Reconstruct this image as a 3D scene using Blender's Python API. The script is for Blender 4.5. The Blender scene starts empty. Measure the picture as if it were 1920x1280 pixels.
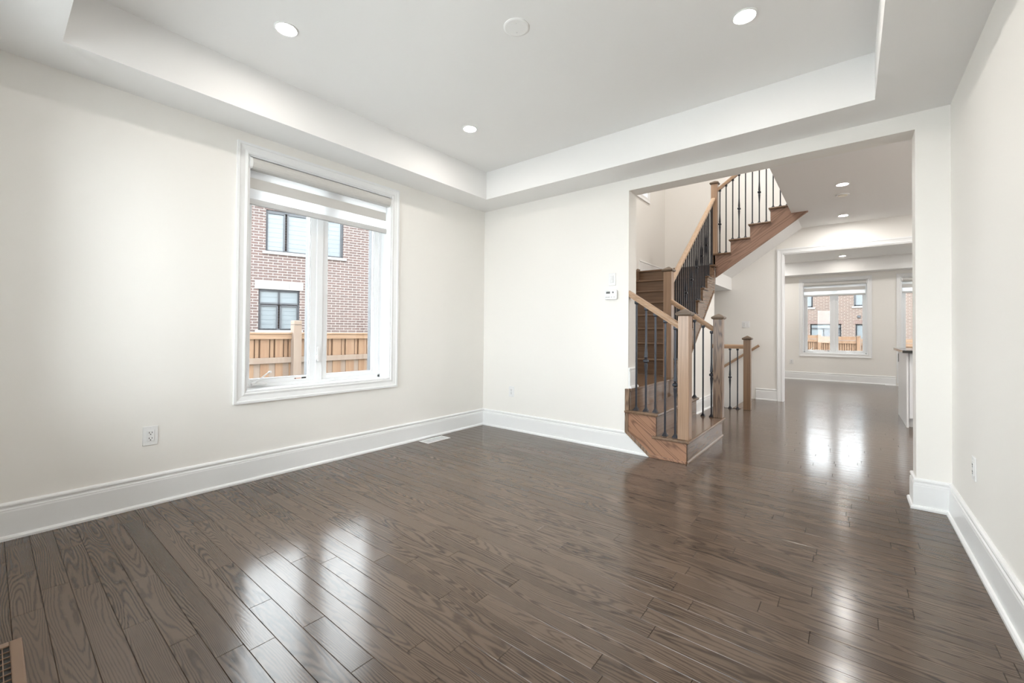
import bpy, math, random
from mathutils import Vector, Matrix
SC = bpy.context.scene
COL = SC.collection
random.seed(7)

# ------------------------------------------------------------------ camera, sky, exposure
def make_camera():
    f, cy = 791.1631, 613.229
    yaw, pitch, roll = -0.6762, 0.0124, 0.0082
    fw = Vector((math.sin(yaw)*math.cos(pitch), math.cos(yaw)*math.cos(pitch), math.sin(pitch)))
    r = Vector((math.cos(yaw), -math.sin(yaw), 0))
    u = r.cross(fw)
    r2 = math.cos(roll)*r + math.sin(roll)*u
    u2 = -math.sin(roll)*r + math.cos(roll)*u
    cam = bpy.data.cameras.new('camera')
    o = bpy.data.objects.new('camera', cam)
    COL.objects.link(o)
    m = Matrix(((r2.x, u2.x, -fw.x), (r2.y, u2.y, -fw.y), (r2.z, u2.z, -fw.z))).to_4x4()
    m.translation = (3.43604, -3.74127, 1.10)
    o.matrix_world = m
    cam.sensor_width = 36.0
    cam.sensor_fit = 'HORIZONTAL'
    cam.lens = f/1920*36
    cam.shift_y = -(640-cy)/1920
    cam.clip_start = 0.02
    cam.clip_end = 200
    SC.camera = o
make_camera()

SKY = 7.5
POT = 115.0
w = bpy.data.worlds.new('overcast_sky')
SC.world = w
w.use_nodes = True
bg = w.node_tree.nodes['Background']
bg.inputs['Color'].default_value = (0.91, 0.955, 1.0, 1)
bg.inputs['Strength'].default_value = SKY

def area_lamp(name, loc, size, power, color, rot=(0, 0, 0)):
    l = bpy.data.lights.new(name, 'AREA')
    l.shape = 'DISK'
    l.size = size
    l.energy = power
    l.color = color
    o = bpy.data.objects.new(name, l)
    o.location = loc
    o.rotation_euler = rot
    COL.objects.link(o)
    return o
WARM = (1.0, 0.94, 0.86)
PW = 8.0
# unseen lamps added to light the rooms, beyond the frame or behind walls
area_lamp('unseen_ceiling_lamp', (2.99, -2.68, 2.83), .1, PW, WARM)  # fourth light of the tray, placed by symmetry
for _p in ((5.4, 1.2), (5.4, 3.4)):
    area_lamp('unseen_ceiling_lamp', (_p[0], _p[1], 2.81), .1, PW*3.6, (1, .98, .96))
for _p in ((1.8, 7.9), (5.2, 7.9), (1.8, 5.7), (5.2, 5.7)):
    area_lamp('unseen_ceiling_lamp', (_p[0], _p[1], 2.83), .1, PW*1.2, (1, .98, .95))
area_lamp('added_upper_lamp', (1.9, 2.0, 5.55), .3, 30, (1, .96, .92))  # unseen lamps added upstairs to brighten the stairwell
area_lamp('added_upper_lamp', (4.0, 2.6, 5.55), .3, 24, (1, .96, .92))

SC.view_settings.view_transform = 'Standard'
SC.view_settings.look = 'None'
SC.view_settings.exposure = 0.70
SC.view_settings.gamma = 1.0
SC.view_settings.use_curve_mapping = False

# ------------------------------------------------------------------ materials
class NT:
    def __init__(self, name):
        self.m = bpy.data.materials.new(name)
        self.m.use_nodes = True
        self.t = self.m.node_tree
        self.b = self.t.nodes['Principled BSDF']
        self.out = self.t.nodes['Material Output']
    def n(self, typ, ins=None, **kw):
        nd = self.t.nodes.new(typ)
        for k, v in kw.items():
            setattr(nd, k, v)
        for k, v in (ins or {}).items():
            if isinstance(v, bpy.types.NodeSocket):
                self.t.links.new(v, nd.inputs[k])
            else:
                nd.inputs[k].default_value = v
        return nd
    def link(self, a, b):
        self.t.links.new(a, b)
    def math(self, op, a, b=None, c=None):
        ins = {0: a}
        if b is not None: ins[1] = b
        if c is not None: ins[2] = c
        return self.n('ShaderNodeMath', ins, operation=op).outputs[0]
    def mix(self, fac, a, b):
        nd = self.n('ShaderNodeMix', data_type='RGBA')
        for idx, v in ((0, fac), (6, a), (7, b)):
            if isinstance(v, bpy.types.NodeSocket): self.t.links.new(v, nd.inputs[idx])
            else: nd.inputs[idx].default_value = v
        return nd.outputs[2]
    def ramp(self, fac, stops):
        nd = self.n('ShaderNodeValToRGB', {0: fac})
        e = nd.color_ramp.elements
        while len(e) < len(stops): e.new(.5)
        for el, (p, c) in zip(e, stops):
            el.position = p
            el.color = c if len(c) == 4 else (*c, 1)
        return nd.outputs[0]
    def set(self, **kw):
        for k, v in kw.items():
            s = self.b.inputs[k.replace('_', ' ')]
            if isinstance(v, bpy.types.NodeSocket): self.t.links.new(v, s)
            else: s.default_value = v

def rgb(c): return (*c, 1)

def plain(name, col, rough=.5, metal=0.0, bump=0.0, scale=300, spec=.5):
    k = NT(name)
    k.set(Base_Color=rgb(col), Roughness=rough, Metallic=metal)
    k.b.inputs['Specular IOR Level'].default_value = spec
    tc = k.n('ShaderNodeTexCoord')
    nz = k.n('ShaderNodeTexNoise', {'Vector': tc.outputs['Object'], 'Scale': scale, 'Detail': 2.0})
    var = k.mix(k.math('MULTIPLY', nz.outputs[0], .06), rgb(col), rgb([c*.8 for c in col]))
    k.set(Base_Color=var)
    if bump:
        bp = k.n('ShaderNodeBump', {'Height': nz.outputs[0], 'Strength': bump, 'Distance': .001})
        k.set(Normal=bp.outputs[0])
    return k.m

def wood(name, light, dark, axis='Z', rot=(0, 0, 0), rough=.28, freq=42, cross=9.0, along=.8, contrast=.75, sharp=1.0, fine=.5):
    k = NT(name)
    tc = k.n('ShaderNodeTexCoord')
    oi = k.n('ShaderNodeObjectInfo')
    off = k.math('MULTIPLY', oi.outputs['Random'], 37.0)
    mp0 = k.n('ShaderNodeMapping', {'Vector': tc.outputs['Object'], 'Rotation': rot})
    cb = k.n('ShaderNodeCombineXYZ', {0: off, 1: off, 2: off})
    ad = k.n('ShaderNodeVectorMath', {0: mp0.outputs[0], 1: cb.outputs[0]}, operation='ADD')
    s = [cross, cross, cross]; s['XYZ'.index(axis)] = along
    mp = k.n('ShaderNodeMapping', {'Vector': ad.outputs[0], 'Scale': s})
    nz = k.n('ShaderNodeTexNoise', {'Vector': mp.outputs[0], 'Scale': 1.0, 'Detail': 1.5, 'Roughness': .45})
    rings = k.math('SINE', k.math('MULTIPLY', nz.outputs[0], freq))
    r01 = k.math('POWER', k.math('MULTIPLY_ADD', rings, .5, .5), sharp)
    s2 = [170, 170, 170]; s2['XYZ'.index(axis)] = 5
    mp2 = k.n('ShaderNodeMapping', {'Vector': ad.outputs[0], 'Scale': s2})
    fn = k.n('ShaderNodeTexNoise', {'Vector': mp2.outputs[0], 'Scale': 1.0, 'Detail': 2.0})
    f = k.math('ADD', k.math('MULTIPLY', r01, contrast), k.math('MULTIPLY', fn.outputs[0], fine))
    col = k.ramp(f, [(.25, rgb(light)), (.62, rgb([a*.55+b*.45 for a, b in zip(light, dark)])), (1.0, rgb(dark))])
    k.set(Base_Color=col, Roughness=rough)
    bp = k.n('ShaderNodeBump', {'Height': f, 'Strength': .05, 'Distance': .001})
    k.set(Normal=bp.outputs[0])
    return k.m

def floor_wood():
    k = NT('dark_oak_floor')
    uv = k.n('ShaderNodeUVMap', uv_map='grain')
    uv2 = k.n('ShaderNodeUVMap', uv_map='tone')
    sp = k.n('ShaderNodeSeparateXYZ', {0: uv2.outputs[0]})
    mp = k.n('ShaderNodeMapping', {'Vector': uv.outputs[0], 'Scale': (1.0, 11.0, 1)})
    nz = k.n('ShaderNodeTexNoise', {'Vector': mp.outputs[0], 'Scale': 1.0, 'Detail': 1.2, 'Roughness': .4})
    wob = k.n('ShaderNodeMapping', {'Vector': uv.outputs[0], 'Scale': (14, 45, 1)})
    wn = k.n('ShaderNodeTexNoise', {'Vector': wob.outputs[0], 'Scale': 1.0, 'Detail': 2.0})
    fld = k.math('ADD', nz.outputs[0], k.math('MULTIPLY', wn.outputs[0], .035))
    suv = k.n('ShaderNodeSeparateXYZ', {0: uv.outputs[0]})
    strg = k.math('MULTIPLY', k.math('POWER', sp.outputs[0], 1.5), 7.0)
    fld = k.math('MULTIPLY_ADD', suv.outputs[1], strg, fld)
    fr = k.math('MULTIPLY_ADD', sp.outputs[1], 80.0, 95.0)
    rings = k.math('MULTIPLY_ADD', k.math('SINE', k.math('MULTIPLY', fld, fr)), .5, .5)
    rings = k.math('POWER', rings, 1.6)
    mp2 = k.n('ShaderNodeMapping', {'Vector': uv.outputs[0], 'Scale': (9, 330, 1)})
    fine = k.n('ShaderNodeTexNoise', {'Vector': mp2.outputs[0], 'Scale': 1.0, 'Detail': 2.5, 'Roughness': .6})
    g = k.math('ADD', k.math('MULTIPLY', rings, .52), k.math('MULTIPLY', k.math('SUBTRACT', fine.outputs[0], .5), .75))
    wt = k.n('ShaderNodeTexWhiteNoise', {'Vector': uv2.outputs[0]}, noise_dimensions='2D')
    tone = k.math('MULTIPLY', k.math('SUBTRACT', wt.outputs[0], .5), .42)
    gg = k.math('ADD', g, tone)
    col = k.ramp(gg, [(0.0, rgb(FL_LIGHT)), (.45, rgb(FL_MID)), (.85, rgb(FL_DARK))])
    k.set(Base_Color=col, Roughness=k.math('MULTIPLY_ADD', fine.outputs[0], .08, .125), IOR=1.42)
    bp = k.n('ShaderNodeBump', {'Height': k.math('MULTIPLY', g, -1.0), 'Strength': .09, 'Distance': .0006})
    big = k.n('ShaderNodeMapping', {'Vector': uv.outputs[0], 'Scale': (5, 40, 1)})
    bn = k.n('ShaderNodeTexNoise', {'Vector': big.outputs[0], 'Scale': 1.0, 'Detail': 1.0})
    bp2 = k.n('ShaderNodeBump', {'Height': bn.outputs[0], 'Strength': .12, 'Distance': .001, 'Normal': bp.outputs[0]})
    k.set(Normal=bp2.outputs[0])
    return k.m
FL_LIGHT = (.140, .100, .074)
FL_MID = (.080, .056, .041)
FL_DARK = (.028, .019, .0135)

def brick(name, c1, c2, mortar):
    k = NT(name)
    tc = k.n('ShaderNodeTexCoord')
    sp = k.n('ShaderNodeSeparateXYZ', {0: tc.outputs['Object']})
    cb = k.n('ShaderNodeCombineXYZ', {0: sp.outputs[0], 1: sp.outputs[2]})
    bt = k.n('ShaderNodeTexBrick', {'Vector': cb.outputs[0], 'Color1': rgb(c1), 'Color2': rgb(c2), 'Mortar': rgb(mortar),
             'Scale': 1.0, 'Mortar Size': .0085, 'Mortar Smooth': .1, 'Bias': 0.0, 'Brick Width': .255, 'Row Height': .081}, offset=.5)
    nz = k.n('ShaderNodeTexNoise', {'Vector': tc.outputs['Object'], 'Scale': 40.0, 'Detail': 3.0})
    c = k.mix(k.math('MULTIPLY', nz.outputs[0], .3), bt.outputs[0], rgb([a*.7 for a in c1]))
    bp = k.n('ShaderNodeBump', {'Height': bt.outputs['Fac'], 'Strength': -.5, 'Distance': .01})
    k.set(Base_Color=c, Roughness=.85, Normal=bp.outputs[0])
    return k.m

def glass():
    k = NT('window_glass')
    k.t.nodes.remove(k.b)
    tr = k.n('ShaderNodeBsdfTransparent', {'Color': (.97, .985, .98, 1)})
    gl = k.n('ShaderNodeBsdfGlossy', {'Roughness': .01})
    fr = k.n('ShaderNodeFresnel', {'IOR': 1.35})
    mx = k.n('ShaderNodeMixShader', {0: fr.outputs[0], 1: tr.outputs[0], 2: gl.outputs[0]})
    k.link(mx.outputs[0], k.out.inputs[0])
    return k.m

def sheer():
    k = NT('sheer_blind_fabric')
    k.t.nodes.remove(k.b)
    tc = k.n('ShaderNodeTexCoord')
    nz = k.n('ShaderNodeTexNoise', {'Vector': tc.outputs['Object'], 'Scale': 400.0})
    tl = k.n('ShaderNodeBsdfTranslucent', {'Color': (.93, .94, .95, 1)})
    df = k.n('ShaderNodeBsdfDiffuse', {'Color': (.9, .9, .9, 1)})
    tp = k.n('ShaderNodeBsdfTransparent')
    a = k.n('ShaderNodeMixShader', {0: .3, 1: tl.outputs[0], 2: df.outputs[0]})
    b = k.n('ShaderNodeMixShader', {0: k.math('MULTIPLY_ADD', nz.outputs[0], .1, .12), 1: a.outputs[0], 2: tp.outputs[0]})
    k.link(b.outputs[0], k.out.inputs[0])
    return k.m

def emit(name, col, strength):
    k = NT(name)
    k.t.nodes.remove(k.b)
    e = k.n('ShaderNodeEmission', {'Color': rgb(col), 'Strength': strength})
    k.link(e.outputs[0], k.out.inputs[0])
    return k.m

M = {}
M['wall'] = plain('cream_wall_paint', (.905, .883, .843), .6, bump=.04, scale=250, spec=.3)
M['ceil'] = plain('white_ceiling_paint', (.925, .92, .91), .8, bump=.03, scale=200, spec=.2)
M['trim'] = plain('white_trim_paint', (.90, .905, .905), .3, scale=60)
M['vinyl'] = plain('white_vinyl', (.88, .89, .90), .35, scale=60)
M['plastic'] = plain('white_plastic', (.86, .86, .855), .35, scale=60)
M['plastic2'] = plain('off_white_plastic', (.78, .78, .775), .4, scale=60)
M['slot'] = plain('dark_slot', (.02, .02, .02), .6)
M['floor'] = floor_wood()
M['subfloor'] = plain('dark_plank_gap', (.02, .015, .012), .8)
OAK = ((.43, .285, .19), (.24, .145, .09))
M['oak_z'] = wood('oak_vertical_grain', OAK[0], OAK[1], 'Z', cross=26, along=.5, freq=26, contrast=.28, fine=.75)
M['oak_cathedral'] = wood('oak_cathedral_grain', (.30, .20, .135), (.085, .052, .034), 'Z', cross=13, along=1.6, freq=60, contrast=.6, sharp=1.6)
M['oak_short'] = wood('dark_oak_post_grain', (.26, .165, .10), (.12, .07, .04), 'Z', cross=26, along=.5, freq=26, contrast=.3, fine=.7)
M['oak_x'] = wood('oak_rail_grain', (.47, .315, .205), (.30, .185, .11), 'X', cross=26, along=.5, freq=24, contrast=.3, fine=.6)  # rail copy of the oak, lightened for the light falling on it
M['oak_y'] = wood('oak_rail_grain_y', (.58, .42, .29), (.40, .265, .165), 'Y', cross=26, along=.5, freq=24, contrast=.3, fine=.6)  # lighter still; the light on this rail is in the colour
M['tread_x'] = wood('stained_tread_x', (.205, .128, .08), (.125, .073, .045), 'X', cross=14, along=.6, freq=34, rough=.2, contrast=.4, fine=.55)
M['tread_y'] = wood('stained_tread_y', (.205, .128, .08), (.125, .073, .045), 'Y', cross=14, along=.6, freq=34, rough=.2, contrast=.4, fine=.55)
M['skirt'] = wood('stained_skirt', (.37, .20, .122), (.135, .066, .038), 'X', rot=(0, math.radians(-42), 0), cross=9, along=1.0, freq=75, rough=.35, contrast=.62, sharp=2.6, fine=.45)
M['skirt_up'] = wood('stained_upper_skirt', (.31, .185, .13), (.16, .09, .06), 'X', rot=(0, math.radians(35), 0), cross=9, along=1.0, freq=50, rough=.4, contrast=.55, sharp=2.0, fine=.45)
M['cap'] = wood('newel_cap_oak', (.21, .155, .11), (.115, .08, .055), 'X', cross=14, freq=30, rough=.35)
M['iron'] = plain('black_wrought_iron', (.022, .024, .032), .38, metal=.35, scale=200)
M['glass'] = glass()
M['sheer'] = sheer()
M['blind'] = plain('grey_blind_fabric', (.60, .585, .56), .8, scale=500, bump=.1)
M['blind_rail'] = plain('blind_rail', (.60, .60, .60), .45)
M['dark_frame'] = plain('charcoal_window_frame', (.028, .030, .036), .45)
M['lens'] = emit('lit_lamp_lens', (1.0, .94, .87), POT)
M['lens_hall'] = emit('lit_hall_lens', (1.0, .975, .94), POT*2.0)
M['lens_warm'] = emit('lit_warm_lens', (1.0, .72, .42), POT*5.0)
M['lens_off'] = plain('cream_unlit_lens', (.86, .80, .66), .3)
M['brick'] = brick('red_brown_brick', (.080, .050, .044), (.062, .041, .037), (.235, .215, .20))
M['brick2'] = brick('pale_brown_brick', (.105, .068, .053), (.085, .057, .046), (.21, .185, .165))
M['stone'] = plain('pale_limestone', (.24, .235, .225), .8, bump=.2, scale=40)
M['pane_blind'] = plain('pale_shuttered_pane', (.105, .12, .13), .25, scale=3)
M['pane_slat'] = plain('grey_shutter_slat_edge', (.06, .07, .08), .3)
M['pane_dark'] = plain('grey_curtained_pane', (.07, .075, .085), .12, scale=3)
M['soldier'] = plain('soldier_brick', (.12, .08, .07), .85, scale=30)
M['fence'] = wood('cedar_fence', (.155, .090, .050), (.115, .055, .026), 'Z', cross=12, freq=20, rough=.7, contrast=.5)
M['fence_h'] = wood('cedar_fence_rail', (.17, .104, .062), (.135, .072, .036), 'Y', cross=12, freq=18, rough=.7, contrast=.5)
M['fence_grey'] = wood('weathered_fence_post', (.145, .108, .084), (.12, .08, .058), 'Z', cross=12, freq=18, rough=.75, contrast=.4)
M['ground'] = plain('packed_soil_and_grass', (.07, .07, .045), .95, bump=.5, scale=12)
M['bounce_ground'] = plain('pale_bounce_ground', (.54, .535, .52), .9, bump=.2, scale=20)  # pale tone chosen to bounce daylight up to the ceiling
M['roof'] = plain('grey_roof_shingle', (.05, .05, .053), .9, bump=.5, scale=30)
M['tan'] = plain('tan_vent_plastic', (.25, .16, .108), .45)
M['lcd'] = plain('grey_green_display', (.22, .23, .23), .25)
M['cabinet'] = plain('white_cabinet_lacquer', (.82, .82, .83), .3)
M['counter'] = plain('dark_stone_counter', (.035, .035, .033), .12, scale=90)
M['grey_plate'] = plain('grey_outlet', (.16, .16, .17), .4)
M['chrome'] = plain('brushed_grey_metal', (.45, .45, .46), .3, metal=.9)
M['red'] = plain('orange_print', (.75, .25, .08), .5)

# ------------------------------------------------------------------ mesh helpers
class MB:
    def __init__(self):
        self.v = []; self.f = []; self.mi = []
    def add(self, vs, fs, mi=0):
        b = len(self.v)
        self.v += [tuple(p) for p in vs]
        self.f += [tuple(b+i for i in q) for q in fs]
        self.mi += [mi]*len(fs)
        return self
    def box(self, x0, x1, y0, y1, z0, z1, mi=0):
        x0, x1 = sorted((x0, x1)); y0, y1 = sorted((y0, y1)); z0, z1 = sorted((z0, z1))
        vs = [(x0, y0, z0), (x1, y0, z0), (x1, y1, z0), (x0, y1, z0), (x0, y0, z1), (x1, y0, z1), (x1, y1, z1), (x0, y1, z1)]
        return self.add(vs, [(3, 2, 1, 0), (4, 5, 6, 7), (0, 1, 5, 4), (1, 2, 6, 5), (2, 3, 7, 6), (3, 0, 4, 7)], mi)
    def prism(self, poly, axis, a, b, mi=0):
        # poly: 2-D points; axis 'x': (y,z), 'y': (x,z), 'z': (x,y)
        def P(p, t):
            return {'x': (t, p[0], p[1]), 'y': (p[0], t, p[1]), 'z': (p[0], p[1], t)}[axis]
        n = len(poly)
        ar = sum(poly[i][0]*poly[(i+1) % n][1]-poly[(i+1) % n][0]*poly[i][1] for i in range(n))
        if ar < 0: poly = poly[::-1]
        if a > b: a, b = b, a
        vs = [P(p, a) for p in poly]+[P(p, b) for p in poly]
        fs = [tuple(range(n))[::-1], tuple(range(n, 2*n))]+[(i, (i+1) % n, n+(i+1) % n, n+i) for i in range(n)]
        if axis == 'y': fs = [q[::-1] for q in fs]
        return self.add(vs, fs, mi)
    def loft(self, cx, cy, prof, sides=4, rot=None, mi=0):
        # prof: list of (z, half-width or radius)
        vs = []; fs = []
        k = math.sqrt(2) if sides == 4 else 1.0
        r0 = math.pi/4 if sides == 4 else 0
        for z, h in prof:
            for i in range(sides):
                a = r0+2*math.pi*i/sides
                vs.append((cx+h*k*math.cos(a), cy+h*k*math.sin(a), z))
        for j in range(len(prof)-1):
            for i in range(sides):
                p = j*sides+i; q = j*sides+(i+1) % sides
                fs.append((p, q, q+sides, p+sides))
        fs.append(tuple(range(sides))[::-1])
        t = (len(prof)-1)*sides
        fs.append(tuple(range(t, t+sides)))
        return self.add(vs, fs, mi)
    def tube(self, p0, p1, r, n=10, r1=None, mi=0):
        p0 = Vector(p0); p1 = Vector(p1); d = (p1-p0).normalized()
        a = d.orthogonal().normalized(); b = d.cross(a)
        r1 = r if r1 is None else r1
        vs = []
        for p, rr in ((p0, r), (p1, r1)):
            for i in range(n):
                t = 2*math.pi*i/n
                vs.append(p+a*rr*math.cos(t)+b*rr*math.sin(t))
        fs = [(i, (i+1) % n, n+(i+1) % n, n+i) for i in range(n)]+[tuple(range(n))[::-1], tuple(range(n, 2*n))]
        return self.add(vs, fs, mi)
    def beam(self, p0, p1, prof, side):
        # vertical-cut extrusion of a (side, up) profile between two points
        p0 = Vector(p0); p1 = Vector(p1); s = Vector(side)
        n = len(prof)
        vs = [p0+s*a+Vector((0, 0, b)) for a, b in prof]+[p1+s*a+Vector((0, 0, b)) for a, b in prof]
        fs = [(i, (i+1) % n, n+(i+1) % n, n+i) for i in range(n)]+[tuple(range(n))[::-1], tuple(range(n, 2*n))]
        return self.add(vs, fs)
    def sweep(self, path, prof, closed, conv, mi=0):
        # path 2-D, prof [(offset to the left of travel, height)], conv(u, v, h) -> xyz
        n = len(path); m = len(prof); vs = []; fs = []
        def nrm(a, b):
            d = Vector((b[0]-a[0], b[1]-a[1])).normalized()
            return Vector((-d.y, d.x))
        for i in range(n):
            ns = []
            if closed or i > 0: ns.append(nrm(path[i-1], path[i]))
            if closed or i < n-1: ns.append(nrm(path[i], path[(i+1) % n]))
            nn = ns[0] if len(ns) == 1 else (ns[0]+ns[1])/(1+ns[0].dot(ns[1]))
            for o, h in prof:
                vs.append(conv(path[i][0]+nn.x*o, path[i][1]+nn.y*o, h))
        for i in range(n if closed else n-1):
            k = (i+1) % n
            for j in range(m):
                l = (j+1) % m
                fs.append((i*m+j, k*m+j, k*m+l, i*m+l))
        if not closed:
            fs.append(tuple(range(m))[::-1]); fs.append(tuple(range((n-1)*m, n*m)))
        return self.add(vs, fs, mi)

def fix_normals(me):
    import bmesh
    bm = bmesh.new(); bm.from_mesh(me)
    bmesh.ops.recalc_face_normals(bm, faces=bm.faces)
    bm.to_mesh(me); bm.free()

def build(mb, name, mats, parent=None, bevel=0.0, smooth=False, local=False, **props):
    me = bpy.data.meshes.new(name)
    vs = mb.v
    if parent is not None and not local:
        inv = parent['_inv']
        vs = [tuple(inv @ Vector(p)) for p in vs]
    me.from_pydata(vs, [], mb.f)
    if not isinstance(mats, (list, tuple)): mats = [mats]
    for m in mats: me.materials.append(M[m] if isinstance(m, str) else m)
    for p, i in zip(me.polygons, mb.mi): p.material_index = i
    fix_normals(me)
    if smooth:
        for p in me.polygons: p.use_smooth = True
    o = bpy.data.objects.new(name, me)
    COL.objects.link(o)
    if parent is not None:
        o.parent = parent['_o']
    if bevel:
        b = o.modifiers.new('edge', 'BEVEL')
        b.width = bevel; b.segments = 2; b.limit_method = 'ANGLE'; b.angle_limit = math.radians(40)
    for k, v in props.items(): o[k] = v
    return o

def sub(o, inv):   # treat a mesh part as a parent for a sub-part
    return {'_o': o, '_inv': inv}

def thing(name, label, cat, loc=(0, 0, 0), rz=0.0, group=None, structure=False):
    o = bpy.data.objects.new(name, None)
    o.empty_display_size = .1
    o.location = loc; o.rotation_euler = (0, 0, rz)
    COL.objects.link(o)
    if structure: o['kind'] = 'structure'
    if label: o['label'] = label
    if cat: o['category'] = cat
    if group: o['group'] = group
    mw = Matrix.Translation(loc) @ Matrix.Rotation(rz, 4, 'Z')
    return {'_o': o, '_inv': mw.inverted()}

def struct(mb, name, mats, **kw):
    return build(mb, name, mats, None, kind='structure', **kw)

def P2(t, o): return sub(o, t['_inv'])

# ------------------------------------------------------------------ the setting: shell
W = 3.924; ZS = 2.543; ZT = 2.838; ZH = 2.82; ZU = 3.136; ZTOP = 5.6
OX0, OX1, OZ = 1.823, 3.763, 2.434
TB = .175                       # back wall thickness
SX = .63                        # stairwell left wall
YF = 4.47                       # far hall wall
YR = 8.85                       # far room window wall
NY = -3.92
WY0, WY1, WZ0, WZ1 = -2.557, -1.320, .645, 2.390      # main window opening
TL = .26

m = MB()
m.box(-TL, 0, NY-TL, WY0, 0, 3.0).box(-TL, 0, WY1, TB, 0, 3.0).box(-TL, 0, WY0, WY1, 0, WZ0).box(-TL, 0, WY0, WY1, WZ1, 3.0)
struct(m, 'wall_left', 'wall')
m = MB()
m.box(0, OX0, 0, TB, -.02, ZTOP).box(OX0, OX1, 0, TB, OZ, ZTOP).box(OX1, 6.6, 0, TB, -.02, ZTOP)
struct(m, 'wall_back', 'wall')
struct(MB().box(W, W+.15, NY-TL, 0, 0, 3.0), 'wall_right', 'wall')
QX0, QX1 = .35, 2.9  # opening for the added front window
m = MB()
m.box(0, QX0, NY-TL, NY, 0, 3.0).box(QX1, W, NY-TL, NY, 0, 3.0).box(QX0, QX1, NY-TL, NY, 0, WZ0).box(QX0, QX1, NY-TL, NY, WZ1, 3.0)
struct(m, 'wall_front', 'wall')
# tray ceiling
tx0, tx1, ty0, ty1 = .3485, 3.5546, -3.5218, -.3549
m = MB()
m.box(0, tx0, NY, 0, ZS, 3.0).box(tx1, W, NY, 0, ZS, 3.0).box(tx0, tx1, NY, ty0, ZS, 3.0).box(tx0, tx1, ty1, 0, ZS, 3.0)
m.box(tx0, tx1, ty0, ty1, ZT, 3.0)
struct(m, 'ceiling', ['ceil'])
# hall ceiling (with the stairwell opening)
HX = 2.785
struct(MB().box(HX, 6.5, TB, YF, ZH, ZU), 'ceiling', 'ceil')
struct(MB().box(SX-.15, 6.6, 0, YF+.15, ZTOP, ZTOP+.1), 'ceiling', 'ceil')
# stairwell left wall with its window hole
SY0, SY1, SZ0, SZ1 = 2.55, 3.565, 3.485, 4.75
m = MB()
m.box(SX-.2, SX, TB, SY0, -2.5, ZTOP).box(SX-.2, SX, SY1, YF+.13, -2.5, ZTOP).box(SX-.2, SX, SY0, SY1, -2.5, SZ0).box(SX-.2, SX, SY0, SY1, SZ1, ZTOP)
struct(m, 'wall_stairwell', 'wall')
DX0, DX1, DZ = 2.568, 4.95, 2.43
m = MB()
m.box(SX, DX0, YF, YF+.13, -2.5, ZTOP).box(DX0, DX1, YF, YF+.13, DZ, ZTOP).box(DX1, 6.6, YF, YF+.13, -.02, ZTOP)
struct(m, 'wall_far', 'wall')
struct(MB().box(6.5, 6.6, TB, YR+.2, -.02, ZTOP), 'wall_kitchen', 'wall')
# wall under the second flight
zb = lambda y: .87+.773*(y-2.166)
m = MB()
m.prism([(1.30, 0), (3.38, 0), (3.38, 1.86), (3.33, 1.86), (3.28, zb(3.28)), (1.30, zb(1.30))], 'x', 1.69, 1.775)
m.box(SX, 1.69, 3.30, 3.38, -2.5, 1.86).box(1.69, 1.775, 3.2, 3.38, -2.5, -.02)
struct(m, 'wall_under_stairs', 'wall')
# far room
m = MB()
WW = 1.223
BX0, BX1 = 2.517, 2.517+WW
PX0, PX1 = 4.305, 6.0
m.box(.9, BX0, YR, YR+TL, 0, 3.0).box(BX1, PX0, YR, YR+TL, 0, 3.0).box(PX1, 6.6, YR, YR+TL, 0, 3.0)
m.box(BX0, BX1, YR, YR+TL, 0, .655).box(BX0, BX1, YR, YR+TL, WZ1, 3.0).box(PX0, PX1, YR, YR+TL, WZ1, 3.0).box(PX0, PX1, YR, YR+TL, 0, .05)
struct(m, 'wall_far_room', 'wall')
struct(MB().box(.75, .9, YF+.13, YR+TL, 0, 3.0), 'wall_far_room_left', 'wall')
m = MB()
fx0, fx1, fy0, fy1 = 1.25, 6.15, YF+.13+.35, YR-.35
m.box(.9, fx0, YF+.13, YR, ZS, 3.0).box(fx1, 6.5, YF+.13, YR, ZS, 3.0).box(fx0, fx1, YF+.13, fy0, ZS, 3.0).box(fx0, fx1, fy1, YR, ZS, 3.0)
m.box(fx0, fx1, fy0, fy1, 2.84, 3.0)
struct(m, 'ceiling', 'ceil')

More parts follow.
